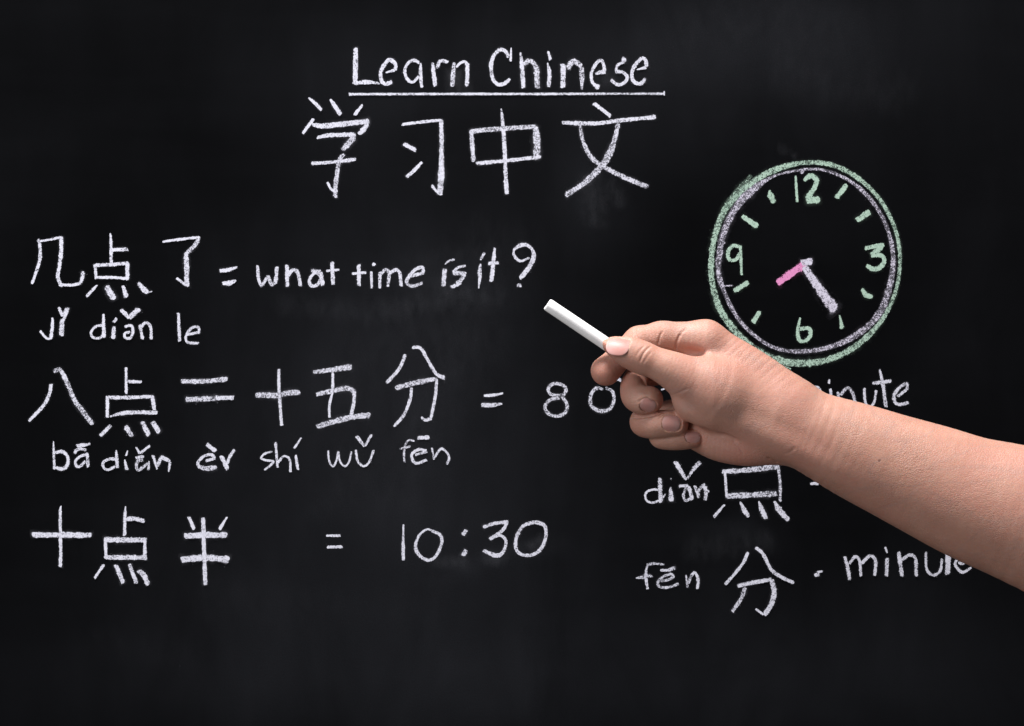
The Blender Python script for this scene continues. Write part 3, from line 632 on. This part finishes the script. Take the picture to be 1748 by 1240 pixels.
def surface_nets(D):
    S = D < 0
    cnt = np.zeros(tuple(n-1 for n in D.shape), np.int8)
    for i in (0, 1):
        for j in (0, 1):
            for k in (0, 1):
                cnt += S[i:D.shape[0]-1+i, j:D.shape[1]-1+j, k:D.shape[2]-1+k]
    act = (cnt > 0) & (cnt < 8)
    I, J, K = np.nonzero(act)
    vid = np.full(cnt.shape, -1, np.int32); vid[I, J, K] = np.arange(len(I))
    acc = np.zeros((len(I), 3)); num = np.zeros(len(I))
    cor = [(0, 0, 0), (1, 0, 0), (0, 1, 0), (1, 1, 0), (0, 0, 1), (1, 0, 1), (0, 1, 1), (1, 1, 1)]
    val = [D[I+a, J+b, K+c] for a, b, c in cor]
    pos = [np.stack([XS[I+a], YS[J+b], ZS[K+c]], 1).astype(float) for a, b, c in cor]
    for e0 in range(8):
        for bit in (1, 2, 4):
            e1 = e0 | bit
            if e1 == e0: continue
            v0, v1 = val[e0], val[e1]; m = (v0 < 0) != (v1 < 0)
            t = np.where(m, v0/np.where(m, v0-v1, 1), 0)[:, None]
            acc += np.where(m[:, None], pos[e0]+(pos[e1]-pos[e0])*t, 0); num += m
    V = acc/num[:, None]
    F = []
    for ax in range(3):
        n0 = [slice(None)]*3; n1 = [slice(None)]*3; n0[ax] = slice(0, -1); n1[ax] = slice(1, None)
        A, B = S[tuple(n0)], S[tuple(n1)]
        i, j, k = np.nonzero(A != B)
        o1, o2 = [(1, 2), (2, 0), (0, 1)][ax]
        c = np.stack([i, j, k], 1)
        ok = (c[:, o1] > 0) & (c[:, o2] > 0) & (c[:, o1] < D.shape[o1]-1) & (c[:, o2] < D.shape[o2]-1); c = c[ok]
        q = []
        for d1, d2 in ((-1, -1), (0, -1), (0, 0), (-1, 0)):
            e = c.copy(); e[:, o1] += d1; e[:, o2] += d2; q.append(vid[e[:, 0], e[:, 1], e[:, 2]])
        q = np.stack(q, 1); inside = A[c[:, 0], c[:, 1], c[:, 2]]
        q[~inside] = q[~inside][:, ::-1]; F.append(q)
    return V, np.vstack(F)

V, F = surface_nets(D)
# relax the grid pattern without shrinking (a Taubin pass)
E = np.vstack([F[:, [0, 1]], F[:, [1, 2]], F[:, [2, 3]], F[:, [3, 0]]])
deg = np.bincount(E.ravel(), minlength=len(V)).astype(float)[:, None]
def lap(V):
    S = np.zeros_like(V)
    for c in range(3):
        S[:, c] = np.bincount(E[:, 0], V[E[:, 1], c], len(V))+np.bincount(E[:, 1], V[E[:, 0], c], len(V))
    return S/deg-V
for _ in range(4):
    V = V+0.5*lap(V); V = V-0.52*lap(V)

def skin_material():
    s = NT('skin'); co = s.coord()
    flush = s.attr('flush'); crease = s.attr('palm')
    mott = s.rng(s.noise(co, 55, 4, 0.6), 0.3, 0.7)
    mott2 = s.rng(s.noise(co, 240, 3, 0.6), 0.3, 0.7)
    base = s.mix(mott, (0.400, 0.206, 0.150, 1), (0.475, 0.264, 0.200, 1))
    patch = s.rng(s.noise(co, 22, 3, 0.55), 0.42, 0.66, 0, 1, True)
    base = s.mix(s.math('MULTIPLY', patch, 0.42), base, (0.450, 0.200, 0.155, 1))
    base = s.mix(s.math('MULTIPLY', mott2, 0.25), base, (0.430, 0.205, 0.160, 1))
    cells_c = s.rng(s.n('ShaderNodeTexVoronoi', {'Vector': s.scaled(co, 1, 1, 1.5, (0, .5, 0)), 'Scale': 520.0}, feature='DISTANCE_TO_EDGE').outputs['Distance'], 0.0, 0.16)
    pore = s.rng(s.noise(co, 820, 2, 0.6), 0.38, 0.62)
    base = s.mix(s.math('MULTIPLY', s.math('SUBTRACT', 1.0, cells_c), 0.10), base, (0.34, 0.17, 0.13, 1))
    base = s.mix(s.math('MULTIPLY', pore, 0.16), base, (0.36, 0.18, 0.14, 1))
    base = s.mix(s.math('MULTIPLY', crease, 0.45), base, (0.47, 0.25, 0.205, 1))
    base = s.mix(s.math('MULTIPLY', flush, 0.95), base, (0.510, 0.190, 0.135, 1))
    vein = s.rng(s.math('ABSOLUTE', s.math('SUBTRACT', s.noise(s.scaled(co, 1, 1, 2.2, (0, .4, 0)), 16, 1, 0.4, 0.6), 0.5)), 0.0, 0.03, 1, 0, True)
    base = s.mix(s.math('MULTIPLY', vein, 0.22), base, (0.30, 0.20, 0.18, 1))
    # pores and a mole on the forearm
    mole = W(1501, 786.5, surf_mole_z)/1000
    dist = s.n('ShaderNodeVectorMath', {0: co, 1: tuple(mole)}, operation='DISTANCE').outputs['Value']
    base = s.mix(s.rng(dist, 0.0006, 0.0016, 0.75, 0.0, True), base, (0.19, 0.09, 0.07, 1))
    vor = s.n('ShaderNodeTexVoronoi', {'Vector': s.scaled(co, 1, 1, 1.5, (0, .5, 0)), 'Scale': 520.0}, feature='DISTANCE_TO_EDGE').outputs['Distance']
    cells = s.rng(vor, 0.0, 0.16)
    fine = s.noise(co, 1900, 2, 0.6)
    lines = s.noise(s.scaled(co, 1.0, 1, 3.0, (0, .9, 0)), 420, 3, 0.6)
    h = s.math('ADD', s.math('MULTIPLY', cells, 0.65), s.math('ADD', s.math('MULTIPLY', fine, 0.35), s.math('MULTIPLY', lines, 0.9)))
    amp = s.rng(s.noise(co, 35, 2, 0.5), 0.35, 0.65, 0.15, 0.50)
    b1 = s.n('ShaderNodeBump', {'Strength': amp, 'Distance': 0.0005, 'Height': h})
    b2 = s.n('ShaderNodeBump', {'Strength': 0.22, 'Distance': 0.0012, 'Height': s.noise(co, 170, 4, 0.55), 'Normal': b1.outputs[0]})
    rough = s.rng(fine, 0.3, 0.7, 0.46, 0.60)
    p = s.n('ShaderNodeBsdfPrincipled', {'Base Color': base, 'Roughness': rough, 'Specular IOR Level': 0.5, 'Subsurface Weight': 0.35,
            'Subsurface Radius': (1.0, 0.34, 0.18), 'Subsurface Scale': 0.0045, 'Normal': b2.outputs[0]})
    s.t.links.new(p.outputs[0], s.out.inputs[0]); return s.m

pm = surf(1501, 786.5)
s0 = PXMM*(CAM_D+HAND_Y)/CAM_D
surf_mole_z = (HAND_Y*1000-pm[1])/s0
flush = np.zeros(len(V))
for u, v, z, r, a in [(1033, 640, -20, 16, .8), (1040, 596, 20, 13, .5), (1122, 690, 6, 12, .9), (1166, 722, 8, 11, .9), (1192, 750, 4, 9, .7), (1064, 655, -20, 14, .35), (1092, 735, -10, 12, .4),
                      (1115, 566, -20, 13, .35), (1150, 575, -20, 13, .3), (1270, 770, 10, 26, .45), (1195, 722, 0, 16, .6), (1075, 632, 10, 14, .4)]:
    d2 = ((V-W(u, v, z))**2).sum(1); flush = np.maximum(flush, a*np.exp(-d2/(r*s0*1.5)**2))
palm = np.zeros(len(V))
for u, v, z, r, a in [(1265, 765, 0, 60, 1), (1220, 650, 30, 60, .5)]:
    d2 = ((V-W(u, v, z))**2).sum(1); palm = np.maximum(palm, a*np.exp(-d2/(r*s0)**2))
me = bpy.data.meshes.new('person')
me.vertices.add(len(V)); me.vertices.foreach_set('co', (V/1000).ravel())
me.loops.add(F.size); me.loops.foreach_set('vertex_index', F.ravel())
me.polygons.add(len(F)); me.polygons.foreach_set('loop_start', np.arange(0, F.size, 4)); 
me.update(calc_edges=True); me.validate()
me.attributes.new('flush', 'FLOAT', 'POINT').data.foreach_set('value', flush)
me.attributes.new('palm', 'FLOAT', 'POINT').data.foreach_set('value', palm)
person = link('person', me, skin_material())
person['label'] = 'bare forearm and hand reaching in from the right, pinching white chalk before the board'
person['category'] = 'person'
print('hand', len(V), len(F))

def nail_material():
    s = NT('fingernail'); co = s.coord(); al = s.attr('along')
    base = s.mix(s.rng(al, -0.15, 0.55), (0.46, 0.225, 0.200, 1), (0.47, 0.260, 0.240, 1))
    base = s.mix(s.rng(al, -0.62, -0.90, 0, 0.45), base, (0.48, 0.30, 0.275, 1))
    base = s.mix(s.rng(al, 0.80, 0.90, 0, 0.55), base, (0.50, 0.36, 0.33, 1))
    bump = s.n('ShaderNodeBump', {'Strength': 0.15, 'Distance': 0.0003, 'Height': s.noise(co, 400, 2)})
    p = s.n('ShaderNodeBsdfPrincipled', {'Base Color': base, 'Roughness': 0.48, 'Specular IOR Level': 0.42, 'Subsurface Weight': 0.2, 'Subsurface Radius': (1, .4, .3), 'Subsurface Scale': 0.002, 'Normal': bump.outputs[0]})
    s.t.links.new(p.outputs[0], s.out.inputs[0]); return s.m
NAIL = nail_material()
for nm, q, t, b, n, ln, wd, rc in nail_frames:
    NV, NF, AL = [], [], []
    nr, ns = 9, 40
    def pt(rho, th, drop):
        ca, sa = math.cos(th), math.sin(th)
        e = 2.6
        sc = 1/((abs(ca)**e+abs(sa)**e)**(1/e))
        a = rho*sc*ca*ln/2*(1.05 if ca < 0 else 0.99); bb = rho*sc*sa*wd/2*1.04
        r_ = rc*0.62 if (nm in OPEN and bb*b[2] > 0) else rc
        c = -bb**2/(2*r_)-a**2/(2*ln*1.6)+(0.12 if nm in OPEN else 0.24)-drop
        return q+t*a+b*bb+n*c, a/(ln/2)
    rings = [(0.001, 0)]+[(i/7*0.93, 0) for i in range(1, 8)]+[(0.98, .07), (1.0, .22), (0.99, .7)]
    for rho, drop in rings:
        for j in range(ns):
            p, al = pt(rho, 2*math.pi*j/ns, drop); NV.append(tuple(p/1000)); AL.append(al)
    for i in range(len(rings)-1):
        for j in range(ns):
            j2 = (j+1) % ns; NF.append((i*ns+j, (i+1)*ns+j, (i+1)*ns+j2, i*ns+j2))
    NF.append(tuple(range(ns)))
    me = bpy.data.meshes.new('fingernail'); me.from_pydata(NV, [], NF)
    me.attributes.new('along', 'FLOAT', 'POINT').data.foreach_set('value', AL)
    o = link('fingernail', me, NAIL, person)
    if nm == 'thumb': o['label'] = 'broad thumbnail beside the chalk'

# ------------------------------------------------------------------ stick of chalk in the fingers
def chalk_stick():
    a = W(934, 519.5, 0)/1000; b = W(1090, 624.5, 0)/1000
    ax = Vector(b-a); L = ax.length; R0 = RR(11.0, 0)/1000
    bm = bmesh.new(); prof = [(0.0, 0.0), (0.55, 0), (0.85, 0.0001), (0.94, 0.0005), (1.0, 0.0014)]
    n = 48; rows = []
    full = [(r*R0, z) for r, z in prof]+[(R0*(1.0+.02*t), 0.0014+(L-0.0028)*t) for t in (.1, .3, .5, .7, .9, 1)]+[(r*R0*1.02, L-z) for r, z in prof[::-1][1:]]
    for r, z in full:
        rows.append([bm.verts.new((max(r, 1e-6)*math.cos(2*math.pi*j/n), max(r, 1e-6)*math.sin(2*math.pi*j/n), z)) for j in range(n)])
    for r0, r1 in zip(rows[:-1], rows[1:]):
        for j in range(n): bm.faces.new((r0[j], r0[(j+1) % n], r1[(j+1) % n], r1[j]))
    rnd = random.Random(3); bite = [rnd.uniform(-1, 1) for _ in range(n)]
    for i, row in enumerate(rows[:6]):      # a slightly worn, crumbled end
        for j, v in enumerate(row):
            q = (bite[j]+bite[j-1]+bite[(j+1) % n])/3
            rr = math.hypot(v.co.x, v.co.y)/R0
            v.co.z += 0.0007*q*rr+0.0006*max(0, v.co.x/R0)*rr
            v.co.x *= 1-0.03*max(0, q); v.co.y *= 1-0.03*max(0, q)
    bmesh.ops.recalc_face_normals(bm, faces=bm.faces)
    me = bpy.data.meshes.new('chalk_stick'); bm.to_mesh(me); bm.free()
    s = NT('chalk_body'); co = s.coord()
    g = s.rng(s.noise(co, 60, 4, 0.6), 0.3, 0.7)
    col = s.mix(g, (0.80, 0.80, 0.82, 1), (0.88, 0.88, 0.89, 1))
    bump = s.n('ShaderNodeBump', {'Strength': 0.2, 'Distance': 0.0003, 'Height': s.noise(co, 900, 3, 0.6)})
    p = s.n('ShaderNodeBsdfPrincipled', {'Base Color': col, 'Roughness': 0.8, 'Specular IOR Level': 0.2, 'Normal': bump.outputs[0]})
    s.t.links.new(p.outputs[0], s.out.inputs[0])
    o = link('chalk_stick', me, s.m)
    o.location = a; o.rotation_euler = ax.to_track_quat('Z', 'Y').to_euler()
    o['label'] = 'white stick of chalk pinched between thumb and index finger, pointing up left'
    o['category'] = 'chalk'
chalk_stick()
